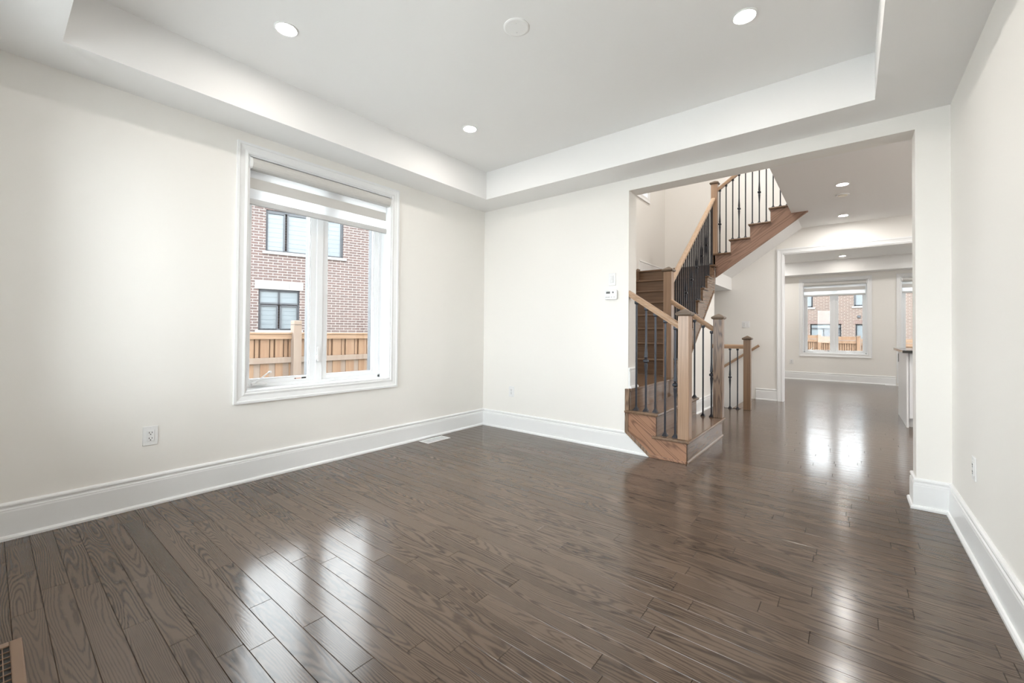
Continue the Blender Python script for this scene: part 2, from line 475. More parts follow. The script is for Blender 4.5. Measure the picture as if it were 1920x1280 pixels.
# plank floor: every board with its own eased edges
def plank_floor():
    me = bpy.data.meshes.new('floor')
    vs, fs, uvs, tones, mi = [], [], [], [], []
    pw = .0845
    rnd = random.Random(11)
    def board(x0, x1, y0, y1):
        e = .0013; d = .0018; x0 += .0004; x1 -= .0004; y0 += .0003; y1 -= .0003
        ou, ov, t1, t2 = rnd.uniform(0, 60), rnd.uniform(0, 60), rnd.random(), rnd.random()
        ta, tb = rnd.uniform(-.00018, .00018), rnd.uniform(-.00018, .00018)
        b = len(vs)
        pts = [(x0, y0, -d), (x1, y0, -d), (x1, y1, -d), (x0, y1, -d),
               (x0+e, y0+e, -ta-.0002), (x1-e, y0+e, -tb-.0002), (x1-e, y1-e, ta-.0002), (x0+e, y1-e, tb-.0002)]
        vs.extend(pts)
        for q in ((4, 5, 6, 7), (0, 1, 5, 4), (1, 2, 6, 5), (2, 3, 7, 6), (3, 0, 4, 7)):
            fs.append(tuple(b+i for i in q)); mi.append(0)
            for i in q:
                p = pts[i]
                uvs.append((p[0]-x0+ou, p[1]-y0+ov)); tones.append((t1, t2))
    def run(xa, xb, y0, y1):
        x = xa-rnd.uniform(0, 1.0)
        while x < xb:
            L = rnd.choice((rnd.uniform(.3, .6), rnd.uniform(.5, 1.1), rnd.uniform(.8, 1.6)))
            a, b = max(x, xa), min(x+L, xb)
            if b-a > .02: board(a, b, y0, y1)
            x += L
    y = NY
    while y < YR+.02:
        y1 = y+pw
        if y1 <= .02: run(0.0, W, y, y1)
        elif y < YF+.02:
            if y1 <= 3.25: run(1.0 if y < .1 else 1.70, 6.5, y, y1)
            else: run(2.17, 6.5, y, y1)
        else: run(.9, 6.5, y, y1)
        y = y1
    for x0, x1, y0, y1 in ((0, W, NY, .1), (1.0, 6.5, .1, 3.25), (2.10, 6.5, 3.25, YF), (.9, 6.5, YF+.13, YR+.1), (2.60, 6.5, YF, YF+.13)):
        b = len(vs)
        for z in (-.15, -.0028):
            vs.extend([(x0, y0, z), (x1, y0, z), (x1, y1, z), (x0, y1, z)])
        for q in ((3, 2, 1, 0), (4, 5, 6, 7), (0, 1, 5, 4), (1, 2, 6, 5), (2, 3, 7, 6), (3, 0, 4, 7)):
            fs.append(tuple(b+i for i in q)); mi.append(1)
            for i in q: uvs.append((0, 0)); tones.append((.5, .5))
    me.from_pydata(vs, [], fs)
    u1 = me.uv_layers.new(name='grain'); u2 = me.uv_layers.new(name='tone')
    u1.data.foreach_set('uv', [c for p in uvs for c in p])
    u2.data.foreach_set('uv', [c for p in tones for c in p])
    me.materials.append(M['floor']); me.materials.append(M['subfloor'])
    me.polygons.foreach_set('material_index', mi)
    o = bpy.data.objects.new('floor', me)
    COL.objects.link(o)
    o['kind'] = 'structure'
plank_floor()
struct(MB().box(SX, 2.17, 3.25, YF, -2.6, -2.5), 'floor_basement', 'subfloor')

# baseboards
BB = [(0, 0), (.030, 0), (.030, .012), (.024, .021), (.017, .023), (.017, .143), (.0155, .150), (.0155, .156), (.009, .161), (.009, .168),
      (.015, .173), (.016, .181), (.013, .188), (.006, .192), (0, .192)]
def baseboard(name, path, z=0.0):
    struct(MB().sweep(path, BB, False, lambda u, v, h: (u, v, h+z)), name, 'trim')
baseboard('baseboard_left', [(2.03, 0), (0, 0), (0, NY)])
baseboard('baseboard_right', [(W, NY), (W, 0), (OX1, 0), (OX1, TB), (6.5, TB)])
baseboard('baseboard_hall', [(2.484, YF), (2.18, YF)])
baseboard('baseboard_stairs', [(1.775, 3.38), (1.775, 1.45)])
baseboard('baseboard_jamb', [(OX0, TB), (OX0, .004)], .589)
baseboard('baseboard_landing', [(1.78, YF), (SX, YF), (SX, 3.2)], 2.157)
baseboard('baseboard_far', [(PX0-.09, YR), (.9, YR), (.9, YF+.13), (DX0-.09, YF+.13)])
# cased opening at the end of the hall
CAS = [(0, 0), (0, -.012), (.012, -.015), (.03, -.012), (.055, -.016), (.062, -.021), (.083, -.021), (.083, 0)]
struct(MB().sweep([(DX0, 0), (DX0, DZ), (DX1, DZ), (DX1, 0)], CAS, False, lambda u, v, h: (u, YF+h, v))
       .sweep([(DX0, 0), (DX0, DZ), (DX1, DZ), (DX1, 0)], CAS, False, lambda u, v, h: (u, YF+.13-h, v))
       .box(DX0, DX0+.012, YF-.002, YF+.132, 0, DZ).box(DX0, DX1, YF-.002, YF+.132, DZ-.012, DZ).box(DX1-.012, DX1, YF-.002, YF+.132, 0, DZ),
       'trim_1', 'trim')

# ------------------------------------------------------------------ windows (local: x along, y outward, z up)
def window(name, loc, rz, w_, z0, z1, panes=2, mull=.148, mar=.08, crank=True, depth=TL, patio=False):
    t = thing(name, None, None, loc, rz, structure=True)
    L = dict(local=True)
    ring = [(0, z0), (0, z1), (w_, z1), (w_, z0)]
    cas = [(0, 0), (0, -.010), (.008, -.014), (.024, -.010), (.055, -.014), (.060, -.020), (.076, -.020), (.076, 0)]
    conv = lambda u, v, h: (u, h, v)
    if patio:
        cm = MB().sweep(ring, cas, False, conv)
    else:
        cm = MB().sweep(ring, cas, True, conv)
    build(cm, 'casing', 'trim', t, **L)
    j = MB()
    j.box(0, .012, -.004, depth, z0, z1).box(w_-.012, w_, -.004, depth, z0, z1).box(0, w_, -.004, depth, z1-.012, z1).box(0, w_, -.008, depth, z0, z0+.014)
    build(j, 'jamb', 'vinyl', t, bevel=.002, **L)
    d0, d1 = .150, .215
    f = MB()
    b = .038
    f.box(.012, b, d0, d1, z0+.012, z1-.01).box(w_-b, w_-.012, d0, d1, z0+.012, z1-.01)
    f.box(.012, w_-.012, d0, d1, z0+.012, z0+b).box(.012, w_-.012, d0, d1, z1-b, z1-.01)
    xs = [mar+(w_-2*mar-mull*(panes-1))/panes]
    pw_ = (w_-2*mar-mull*(panes-1))/panes
    for i in range(panes-1):
        c = mar+pw_*(i+1)+mull*(i+.5)
        f.box(c-.026, c+.026, d0-.004, d1, z0+.03, z1-.03)
    build(f, 'frame', 'vinyl', t, bevel=.002, **L)
    for i in range(panes):
        a0 = mar+i*(pw_+mull); a1 = a0+pw_
        lo = a0-(mar-b if i == 0 else mull/2-.026); hi = a1+(mar-b if i == panes-1 else mull/2-.026)
        s = MB()
        e0, e1 = d0+.012, d1-.01
        zb0, zb1 = z0+mar-.008, z1-mar
        s.box(lo, a0, e0, e1, z0+b, z1-b).box(a1, hi, e0, e1, z0+b, z1-b).box(a0, a1, e0, e1, z0+b, zb0).box(a0, a1, e0, e1, zb1, z1-b)
        g = .007
        s.box(a0, a0+g, e0+.008, .195, zb0, zb1).box(a1-g, a1, e0+.008, .195, zb0, zb1).box(a0, a1, e0+.008, .195, zb0, zb0+g).box(a0, a1, e0+.008, .195, zb1-g, zb1)
        so = build(s, 'sash', 'vinyl', t, bevel=.0015, **L)
        dk = MB()
        q = .004
        dk.box(a0-.02, a0+q, .203, .250, zb0, zb1).box(a1-q, a1+.02, .203, .250, zb0, zb1).box(a0, a1, .203, .250, zb0-.02, zb0+q).box(a0, a1, .203, .250, zb1-q, zb1+.02)
        build(dk, 'outer_stop', 'dark_frame', P2(t, so), **L)
        build(MB().box(a0+.002, a1-.002, .197, .201, zb0+.002, zb1-.002), 'glass_pane', 'glass', t, **L)
    if crank:
        c = MB()
        cx, cz = .125, z0+.045
        c.prism([(cx-.035, cz-.014), (cx+.07, cz-.012), (cx+.075, cz), (cx+.055, cz+.01), (cx-.02, cz+.014), (cx-.035, cz+.004)], 'y', d0-.028, d0+.002)
        co = build(c, 'crank_operator', 'plastic', t, bevel=.004, label='white crank operator')
        c = MB().tube((cx-.012, d0-.026, cz+.006), (cx+.075, d0-.048, cz+.085), .0065, 10, .005).tube((cx+.075, d0-.048, cz+.085), (cx+.080, d0-.072, cz+.089), .008, 10)
        build(c, 'crank_handle', 'plastic', P2(t, co), smooth=False, **L)
        lk = MB()
        lx = w_/2-.018
        lk.box(lx-.009, lx+.009, d0-.018, d0-.002, z0+.205, z0+.255)
        lk.prism([(lx-.007, z0+.195), (lx+.006, z0+.19), (lx+.010, z0+.21), (lx+.006, z0+.30), (lx-.002, z0+.32), (lx-.007, z0+.30)], 'y', d0-.030, d0-.016)
        build(lk, 'lock_lever', 'plastic', t, bevel=.003, **L)
        st = MB()
        st.box(.42, .475, d0+.0105, d0+.0122, z0+.058, z0+.062, 1)
        st.box(.425, .432, d0+.0100, d0+.0122, z0+.055, z0+.064, 0)
        st.box(.48, .517, d0+.0105, d0+.0122, z0+.055, z0+.066, 0)
        build(st, 'sticker', ['slot', 'red'], t, **L)
    return t
# crank operator above is built in local coordinates as well
_build = build
def build(mb, name, mats, parent=None, bevel=0.0, smooth=False, local=False, **props):
    if name == 'crank_operator': local = True
    return _build(mb, name, mats, parent, bevel, smooth, local, **props)

window('window_1', (0, WY0, 0), math.pi/2, WY1-WY0, WZ0, WZ1)
window('window_2', (BX0, YR, 0), 0, WW, .655, WZ1)
window('window_3', (PX0, YR, 0), 0, PX1-PX0, .05, WZ1, crank=False, patio=True)
window('window_5_added', (QX1, NY, 0), math.pi, QX1-QX0, WZ0, WZ1, panes=3, crank=False)  # unseen window added behind the camera to bring in daylight
window('window_4', (SX, SY0, 0), math.pi/2, SY1-SY0, SZ0, SZ1, panes=1, crank=False, depth=.2)

def blind(label, loc, rz, w_, zt, group=None):
    t = thing('roller_blind', label, 'blind', loc, rz, group)
    L = dict(local=True)
    # cassette: rounded front
    pts = []
    r = .035
    for i in range(9):
        a = math.pi/2+math.pi*i/8
        pts.append((.005+r*.9*math.cos(a), zt-.045+.042*math.sin(a)))
    pts += [(.055, zt-.087), (.055, zt-.003)]
    c = MB().prism(pts, 'x', .024, w_-.024)
    build(c, 'cassette', 'blind', t, **L)
    for x0, x1 in ((.004, .024), (w_-.024, w_-.004)):
        pp = [(.005+(y-.005)*1.06, zt-.045+(z-(zt-.045))*1.03) for y, z in pts]
        build(MB().prism(pp, 'x', x0, x1), 'end_cap', 'plastic', t, bevel=.003, **L)
    y = .040
    zc = zt-.087
    a0, a1 = .018, w_-.036
    def band(z0, z1, nm, mt):
        build(MB().box(a0, a1, y, y+.0012, z0, z1), nm, mt, t, **L)
    band(zc-.055, zc+.005, 'sheer_band', 'sheer')
    band(zc-.135, zc-.055, 'opaque_band', 'blind')
    band(zc-.212, zc-.135, 'sheer_band', 'sheer')
    zr = zc-.212
    rp = [(y-.010, zr), (y+.010, zr), (y+.013, zr-.016), (y+.011, zr-.040), (y, zr-.046), (y-.011, zr-.040), (y-.013, zr-.016)]
    ro = build(MB().prism(rp, 'x', a0, a1), 'bottom_rail', 'blind_rail', t, **L)
    build(MB().prism([(y-.014, zr-.002), (y+.014, zr-.002), (y+.014, zr-.047), (y-.014, zr-.047)], 'x', a1, a1+.006), 'rail_end_cap', 'plastic', P2(t, ro), bevel=.002, **L)
    return t
blind('off white zebra roller blind raised at the top of the nearest window', (0, WY0, 0), math.pi/2, WY1-WY0, WZ1-.012, 'zebra roller blinds')
blind('off white zebra roller blind raised on the far room window down the hall', (BX0, YR, 0), 0, WW, WZ1-.012, 'zebra roller blinds')
blind('zebra roller blind on the tall far window above the dark stone counter', (PX0, YR, 0), 0, PX1-PX0, WZ1-.012, 'zebra roller blinds')

# ------------------------------------------------------------------ pot lights and ceiling things
def pot(x, y, z, label, lens='lens', r=.052, group='recessed pot lights'):
    t = thing('recessed_light', label, 'ceiling light', (x, y, z), 0, group)
    n = 40
    m = MB()
    vs = []; fs = []
    prof = [(r+.012, 0.0), (r+.011, -.004), (r+.004, -.006), (r, -.004), (r, .0)]
    for i in range(n):
        a = 2*math.pi*i/n
        for rr, h in prof: vs.append((rr*math.cos(a), rr*math.sin(a), h))
    k = len(prof)
    for i in range(n):
        j = (i+1) % n
        for q in range(k-1): fs.append((i*k+q, j*k+q, j*k+q+1, i*k+q+1))
    m.add(vs, fs)
    build(m, 'trim_ring', 'plastic', t, local=True, smooth=True)
    m = MB()
    m.add([(r*math.cos(2*math.pi*i/n), r*math.sin(2*math.pi*i/n), -.003) for i in range(n)], [tuple(range(n))[::-1]])
    build(m, 'lens', lens, t, local=True)
    return t
pot(.901, -2.683, ZT, 'lit pot light in the tray ceiling, leftmost and nearest the left wall')
pot(.899, -1.177, ZT, 'lit pot light in the tray ceiling, nearest the far left corner of the tray')
pot(2.987, -1.172, ZT, 'lit pot light in the tray ceiling, on the right above the hall opening')
pot(3.366, 2.35, ZH, 'lit pot light in the hall ceiling, nearest of the hall row', 'lens_hall')
pot(3.356, 3.95, ZH, 'lit pot light in the hall ceiling, closest to the cased doorway', 'lens_hall')
pot(3.30, 8.02, 2.84, 'small lit pot light in the far room ceiling seen through the doorway', 'lens')
pot(1.25, 3.93, 1.88, 'warm pot light under the upper stair landing, over the basement stairs', 'lens_warm', group=None)
t = thing('round_ceiling_fixture', 'unlit cream round disc between the two lit pot lights of the hall ceiling', 'ceiling disc', (3.363, 2.80, ZH))
m = MB().loft(0, 0, [(0, .066), (-.006, .066), (-.012, .058)], 36)
build(m, 'rim', 'plastic', t, local=True)
build(MB().loft(0, 0, [(-.011, .052), (-.016, .046)], 36), 'lens', 'lens_off', t, local=True)
t = thing('junction_box_cover', 'blank round white cover plate in the middle of the tray ceiling', 'ceiling cover', (1.955, -1.878, ZT))
build(MB().loft(0, 0, [(0, .072), (-.004, .072), (-.007, .064)], 40), 'plate', 'ceil', t, local=True)
for _a in (1, -1):
    build(MB().loft(.02*_a, -.03*_a, [(-.006, .004), (-.009, .003)], 12), 'screw', 'plastic2', t, local=True)

# ------------------------------------------------------------------ wall plates (local: x along wall, y out into room is -y, z up)
def plate(name, label, cat, loc, rz, kind, group=None, w_=.075, h=.12):
    t = thing(name, label, cat, loc, rz, group)
    L = dict(local=True)
    pl = build(MB().box(-w_/2, w_/2, -.006, 0, -h/2, h/2), 'cover_plate', 'plastic', t, bevel=.003, **L)
    for z in (h/2-.011, -h/2+.011):
        build(MB().tube((0, -.0075, z), (0, -.005, z), .003, 10), 'screw', 'plastic2', P2(t, pl), **L)
    if kind == 'outlet':
        ins = build(MB().box(-.0175, .0175, -.009, -.004, -.034, .034), 'receptacle', 'plastic', t, bevel=.001, **L)
        s = MB()
        for zc in (.0175, -.0175):
            s.box(-.0085, -.0055, -.0096, -.008, zc-.002, zc+.008)
            s.box(.0055, .0085, -.0096, -.008, zc-.001, zc+.007)
            s.tube((0, -.0096, zc-.008), (0, -.008, zc-.008), .0032, 10)
        build(s, 'slots', 'slot', P2(t, ins), **L)
    elif kind == 'dimmer':
        ins = build(MB().box(-.0165, .0165, -.009, -.004, -.034, .034), 'dimmer_paddle', 'plastic2', t, bevel=.001, **L)
        build(MB().box(-.012, .004, -.012, -.008, -.005, .028).box(-.012, .012, -.0115, -.008, -.030, -.010), 'slider', 'plastic', P2(t, ins), bevel=.001, **L)
    elif kind == 'double':
        for cx in (-.025, .025):
            build(MB().box(cx-.0165, cx+.0165, -.010, -.004, -.033, .033), 'rocker', 'plastic2' if cx < 0 else 'plastic', t, bevel=.0015, **L)
    return t
PI = math.pi
plate('wall_outlet', 'white double wall outlet low on the left wall before the window', 'outlet', (0, -3.085, .433), PI/2, 'outlet', 'white wall outlets')
plate('wall_outlet', 'white wall outlet low on the back wall near the corner', 'outlet', (.438, 0, .432), 0, 'outlet', 'white wall outlets')
plate('wall_outlet', 'white wall outlet low on the right wall, seen edge on', 'outlet', (W, -.615, .433), -PI/2, 'outlet', 'white wall outlets')
plate('wall_outlet', 'small white wall outlet under the far room window', 'outlet', (2.285, YR, .438), 0, 'outlet', 'white wall outlets')
plate('dimmer_switch', 'white dimmer switch on the back wall above the thermostat', 'switch', (1.659, 0, 1.615), 0, 'dimmer')
plate('light_switch', 'white double light switch on the hall wall above the basement stairs', 'switch', (2.026, YF, 1.271), 0, 'double', w_=.12, h=.112)

t = thing('thermostat', 'white thermostat with small grey display on the back wall by the opening', 'thermostat', (1.655, 0, 1.466))
bo = build(MB().prism([(-.064, -.036), (-.058, -.045), (.058, -.045), (.064, -.036), (.064, .036), (.058, .045), (-.058, .045), (-.064, .036)], 'y', -.026, 0), 'housing', 'plastic', t, bevel=.005, local=True)
build(MB().box(-.046, -.006, -.0275, -.025, .012, .031), 'display', 'lcd', t, local=True)
dg = MB()
for i, xx in enumerate((-.041, -.030, -.019)):
    dg.box(xx, xx+.007, -.0281, -.027, .0150, .0165).box(xx, xx+.007, -.0281, -.027, .0265, .028).box(xx+.0055, xx+.007, -.0281, -.027, .015, .028)
    dg.box(xx, xx+.0015, -.0281, -.027, .015, .028)
build(dg, 'digits', 'slot', t, local=True)
build(MB().tube((.024, -.0285, .022), (.024, -.025, .022), .0085, 16), 'dial', 'grey_plate', t, local=True)
bt = MB()
for xx in (-.048, -.036, -.024, -.012, .010, .036):
    bt.tube((xx, -.0278, -.022), (xx, -.025, -.022), .003, 8)
build(bt, 'buttons', 'grey_plate', t, local=True)

# ------------------------------------------------------------------ floor vents
def vent(label, x0, x1, y0, y1, mat, nx, ny, border, group=None):
    t = thing('floor_vent', label, 'floor vent', ((x0+x1)/2, (y0+y1)/2, 0), 0, group)
    hx, hy = (x1-x0)/2, (y1-y0)/2
    z = .0012
    fr = MB()
    b = border
    def ramp_box(xa, xb, ya, yb): fr.box(xa, xb, ya, yb, z-.001, .007)
    ramp_box(-hx, hx, -hy, -hy+b); ramp_box(-hx, hx, hy-b, hy); ramp_box(-hx, -hx+b, -hy+b, hy-b); ramp_box(hx-b, hx, -hy+b, hy-b)
    build(fr, 'frame', mat, t, bevel=.004, local=True)
    g = MB()
    wx, wy = 2*(hx-b), 2*(hy-b)
    for i in range(1, nx):
        c = -hx+b+wx*i/nx; g.box(c-.0015, c+.0015, -hy+b, hy-b, z-.001, .005)
    for i in range(1, ny):
        c = -hy+b+wy*i/ny; g.box(-hx+b, hx-b, c-.0012, c+.0012, z-.001, .0045)
    build(g, 'grille', mat, t, local=True)
    build(MB().box(-hx+b, hx-b, -hy+b, hy-b, .0002, .0012), 'duct_opening', 'slot', t, local=True)
vent('white floor vent beside the left wall baseboard near the corner', .065, .205, -1.015, -.715, 'plastic2', 2, 22, .022, 'white floor vents')
vent('white floor vent beside the far room baseboard by the island', 4.03, 4.30, 8.69, 8.81, 'plastic', 18, 2, .02, 'white floor vents')
vent('tan floor vent with dark openings at the near left corner of the photo', 1.14, 1.455, -3.80, -3.645, 'tan', 7, 6, .030)

# ------------------------------------------------------------------ staircase
RS = .196; R3Y = .245; T3X = .262
yk = lambda k: 3.15-R3Y*(8-k)          # nosing of the k-th step of the second flight
xk = lambda k: 1.985+T3X*(k-10)        # nosing of the k-th step of the third flight
YS = 3.36                              # face of the upper stringer
st = thing('staircase', 'brown oak staircase turning twice up from the hall, left of the opening', 'staircase', (2.09, .6, 0))
def part(mb, name, mat, bevel=.0, **kw): return build(mb, name, mat, st, bevel=bevel, **kw)
TH = .026
# first flight climbs to the left
part(MB().box(2.06, 2.378, -.045, 1.295, RS-TH, RS), 'tread', 'tread_y', .008)
part(MB().prism([(1.803, -.045), (2.116, -.045), (2.116, 1.262), (1.800, 1.262), (1.800, TB+.002), (1.826, TB+.002), (1.826, -.001), (1.803, -.001)], 'z', 2*RS-TH, 2*RS), 'tread', 'tread_y', .008)
part(MB().box(2.333, 2.353, -.015, 1.255, 0, RS-TH), 'riser', 'tread_y')
part(MB().box(2.072, 2.092, -.012, 1.235, RS, 2*RS-TH), 'riser', 'tread_y')
part(MB().box(1.823, 1.846, -.012, 1.235, 2*RS, 3*RS-TH), 'riser', 'tread_y')
part(MB().sweep([(2.353, 1.258), (2.353, -.016)], [(0, 0), (.014, 0), (.012, .012), (.004, .02), (0, .02)], False, lambda u, v, h: (u, v, h)), 'shoe_moulding', 'tread_y')
part(MB().box(1.775, 2.333, 1.24, 1.258, 0, RS-TH), 'end_panel', 'skirt')
part(MB().box(1.775, 2.072, 1.22, 1.236, RS-TH, 2*RS-TH), 'end_panel', 'skirt')
# near skirt with its trim
part(MB().prism([(1.806, .186), (2.032, .0), (2.353, 0), (2.353, RS-TH), (2.092, RS-TH), (2.092, 2*RS-TH), (1.806, 2*RS-TH)], 'y', -.022, .0), 'skirt_panel', 'skirt')
part(MB().prism([(1.804, .186), (2.032, .0), (2.075, 0), (1.836, .197), (1.836, 2*RS-TH), (1.804, 2*RS-TH)], 'y', -.032, -.020), 'skirt_trim', 'oak_cathedral', .003)
part(MB().box(1.804, 1.842, -.032, .0, 2*RS, 3*RS), 'skirt_trim', 'oak_cathedral', .003)
part(MB().prism([(2.040, 0), (2.353, 0), (2.353, .018), (2.033, .026)], 'y', -.034, -.020), 'skirt_trim', 'skirt', .003)
# landing
part(MB().prism([(SX, TB), (1.823, TB), (1.823, .0), (1.852, .0), (1.852, 1.235), (1.815, 1.235), (1.815, 1.46), (SX, 1.46)], 'z', 3*RS-TH, 3*RS), 'landing', 'tread_x', .006)
# second flight climbs away
for k in range(1, 8):
    z = 3*RS+RS*k
    part(MB().box(SX+.022, 1.812, yk(k), yk(k+1)+.03, z-TH, z), 'tread', 'tread_x', .008)
for k in range(1, 9):
    z = 3*RS+RS*k
    part(MB().box(SX+.022, 1.784, yk(k)+.022, yk(k)+.04, z-RS, z-TH), 'riser', 'tread_x')
# open-side stringer of the second flight
zig = []
for k in range(1, 9):
    z = 3*RS+RS*k
    zig += [(yk(k)+.024, z-RS-TH), (yk(k)+.024, z-TH)]
zig = [(1.335, 3*RS-TH)] + zig
poly = zig+[(3.36, zig[-1][1]), (3.36, zb(3.28)), (3.28, zb(3.28)), (1.335, zb(1.335))]
part(MB().prism(poly, 'x', 1.774, 1.786), 'stringer', 'tread_y')
part(MB().prism([(1.335, zb(1.335)-.004), (3.30, zb(3.30)-.004), (3.30, zb(3.30)+.032), (1.335, zb(1.335)+.032)], 'x', 1.772, 1.794), 'stringer_trim', 'tread_y', .003)
# wall-side skirt of the second flight
part(MB().prism([(1.30, 3*RS), (3.2, 3*RS+RS*7.3), (3.2, 3*RS+RS*8+.03), (3.1, 3*RS+RS*8+.03), (1.30, 3*RS+.30)], 'x', SX+.001, SX+.02), 'wall_skirt', 'tread_y', .003)
# upper landing
zl = 3*RS+RS*8
part(MB().prism([(SX, 3.15), (1.835, 3.15), (1.835, 3.335), (1.79, 3.36), (1.79, YF), (SX, YF)], 'z', zl-TH, zl), 'landing', 'tread_x', .006)
lb = MB().box(SX, 1.80, 3.36, YF, 1.875, zl-TH-.001)
struct(lb, 'ceiling_landing', 'ceil')
# third flight climbs to the right
for k in range(9, 13):
    z = RS*(k+3)
    part(MB().box(max(xk(k), 1.74), xk(k+1)+.03, YS-.028, YF-.002, z-TH, z), 'tread', 'tread_y', .008)
for k in range(9, 14):
    z = RS*(k+3)
    part(MB().box(xk(k)+.022, xk(k)+.04, YS+.002, YF-.002, z-RS, z-TH), 'riser', 'tread_y')
sb = lambda x: 1.972+.702*(x-1.79)
zig = [(1.79, sb(1.79)), (1.79, RS*12-TH)]
for k in range(10, 14):
    zig += [(xk(k)+.024, RS*(k+2)-TH), (xk(k)+.024, RS*(k+3)-TH)]
zig += [(2.98, RS*16-TH), (2.98, sb(2.98))]
part(MB().prism(zig, 'y', YS, YS+.022), 'upper_stringer', 'skirt_up')
part(MB().box(2.765, 2.86, TB, YF, ZU-.03, ZU+.004), 'upper_floor_nosing', 'tread_y', .006)
# plaster soffit under the third flight
so = lambda x: sb(x)+.13
struct(MB().prism([(1.80, so(1.80)-.02), (2.83, ZH+.002), (2.83, ZH+.1), (1.80, so(1.80)+.08)], 'y', YS+.022, YF), 'ceiling_under_stairs', 'ceil')

# newel posts
def newel(label, x, y, z0, z1, group='oak newel posts', mat='oak_z'):
    t = thing('newel_post', label, 'newel post', (x, y, z0), 0, group)
    h = .0465
    build(MB().box(x-h, x+h, y-h, y+h, z0, z1), 'post', mat, t, bevel=.004)
    build(MB().loft(x, y, [(z1-.002, h+.004), (z1+.006, h+.016), (z1+.022, h+.018), (z1+.028, h+.012), (z1+.058, .008), (z1+.060, .001)], 4), 'cap', 'cap', t, bevel=.003)
newel('light oak newel post at the near front corner of the bottom step', 2.322, .032, RS, 1.256)
newel('oak newel post with bold cathedral grain at the far corner of the bottom step', 2.316, 1.252, RS, 1.262, mat='oak_cathedral')  # shade from facing the hall is in this darker oak
newel('oak newel post at the turn of the lower landing, beside the stair treads', 1.764, 1.287, 3*RS, 1.830)
newel('oak newel post at the upper turn, topmost in the photo, foot of the last flight', 1.776, 3.385, RS*12, 3.445)
newel('short dark oak newel post standing on the hall floor by the basement stairs', 2.258, 3.240, 0, 1.020, mat='oak_short')

HR = [(-.024, -.030), (.024, -.030), (.026, -.018), (.030, -.004), (.031, .010), (.027, .022), (.018, .029), (0, .032), (-.018, .029), (-.027, .022), (-.031, .010), (-.030, -.004), (-.026, -.018)]
def rail(label, p0, p1, side, bars, mat, z_of, axis, name='stair_railing', cat='railing', group='stair railings'):
    t = thing(name, label, cat, ((p0[0]+p1[0])/2, (p0[1]+p1[1])/2, min(b[2] for b in bars)), 0, group)
    build(MB().beam(p0, p1, HR, side), 'handrail', mat, t)
    for (x, y, z0, kn) in bars:
        z1 = z_of(x if axis == 'x' else y)-.030
        h = .0072
        if kn:
            k = z0+.462
            pr = [(z0, h), (k-.17, h), (k-.12, .0085), (k-.035, .0125), (k-.022, .008), (k-.018, .014), (k-.010, .020), (k+.004, .020), (k+.012, .014), (k+.017, .008), (k+.03, .0125), (k+.115, .0085), (k+.165, h), (z1, h)]
        else:
            pr = [(z0, h), (z1, h)]
        b = build(MB().loft(x, y, pr, 4), 'baluster', 'iron', t)
        build(MB().loft(x, y, [(z0, .021), (z0+.008, .021), (z0+.024, .011), (z0+.030, .0105)], 4), 'shoe', 'iron', P2(t, b))
        build(MB().loft(x, y, [(z1-.026, .0105), (z1-.018, .015), (z1+.004, .015)], 4), 'collar', 'iron', P2(t, b))
    return t
f1 = lambda x: 1.478-.667*(x-1.812)
rail('oak handrail with five black iron balusters on the near side of the bottom steps', (1.800, .032, f1(1.80)), (2.276, .032, f1(2.276)), (0, 1, 0),
     [(1.89, .03, 2*RS, 0), (1.981, .03, 2*RS, 1), (2.067, .03, 2*RS, 0), (2.155, .03, RS, 0), (2.243, .03, RS, 1)], 'oak_x', f1, 'x')
f2 = lambda x: 1.474-.715*(x-1.812)
rail('oak handrail with black iron balusters on the far side of the bottom steps', (1.810, 1.262, f2(1.81)), (2.272, 1.262, f2(2.272)), (0, 1, 0),
     [(1.905, 1.212, 2*RS, 0), (1.992, 1.212, 2*RS, 1), (2.078, 1.212, 2*RS, 0), (2.164, 1.225, RS, 0), (2.251, 1.225, RS, 1)], 'oak_x', f2, 'x')
f3 = lambda y: 1.795+.75*(y-1.47)
bars = []
for k in range(1, 8):
    z = 3*RS+RS*k
    for j in range(3):
        yy = yk(k)+.022+.0817*j
        if yy > 1.36: bars.append((1.765, yy, z, 1 if j == 0 else 0))
bars.append((1.765, 3.20, zl, 0)); bars.append((1.765, 3.28, zl, 0))
rail('long oak handrail with many black iron balusters climbing the second flight', (1.765, 1.333, f3(1.333)), (1.765, 3.34, f3(3.34)), (1, 0, 0), bars, 'oak_y', f3, 'y')
f4 = lambda x: 3.35+.70*(x-1.812)
b4 = []
for x, k, kn in ((1.85, 9, 1), (1.938, 9, 0), (2.031, 10, 0), (2.118, 10, 1), (2.205, 10, 0), (2.296, 11, 0), (2.386, 11, 1), (2.475, 11, 0), (2.562, 12, 0), (2.650, 12, 1), (2.735, 12, 0)):
    b4.append((x, YS+.03, RS*(k+3), kn))
rail('topmost oak handrail with black iron balusters on the flight rising to the right', (1.822, YS+.03, f4(1.822)), (2.80, YS+.03, f4(2.80)), (0, 1, 0), b4, 'oak_x', f4, 'x')
f5 = lambda x: .918
rail('level oak guard rail with black iron balusters beside the basement stairs', (1.776, 3.215, .918), (2.214, 3.215, .918), (0, 1, 0),
     [(1.845, 3.215, 0, 0), (1.935, 3.215, 0, 0), (2.033, 3.215, 0, 1), (2.134, 3.215, 0, 0)], 'oak_x', f5, 'x', name='guard_railing')

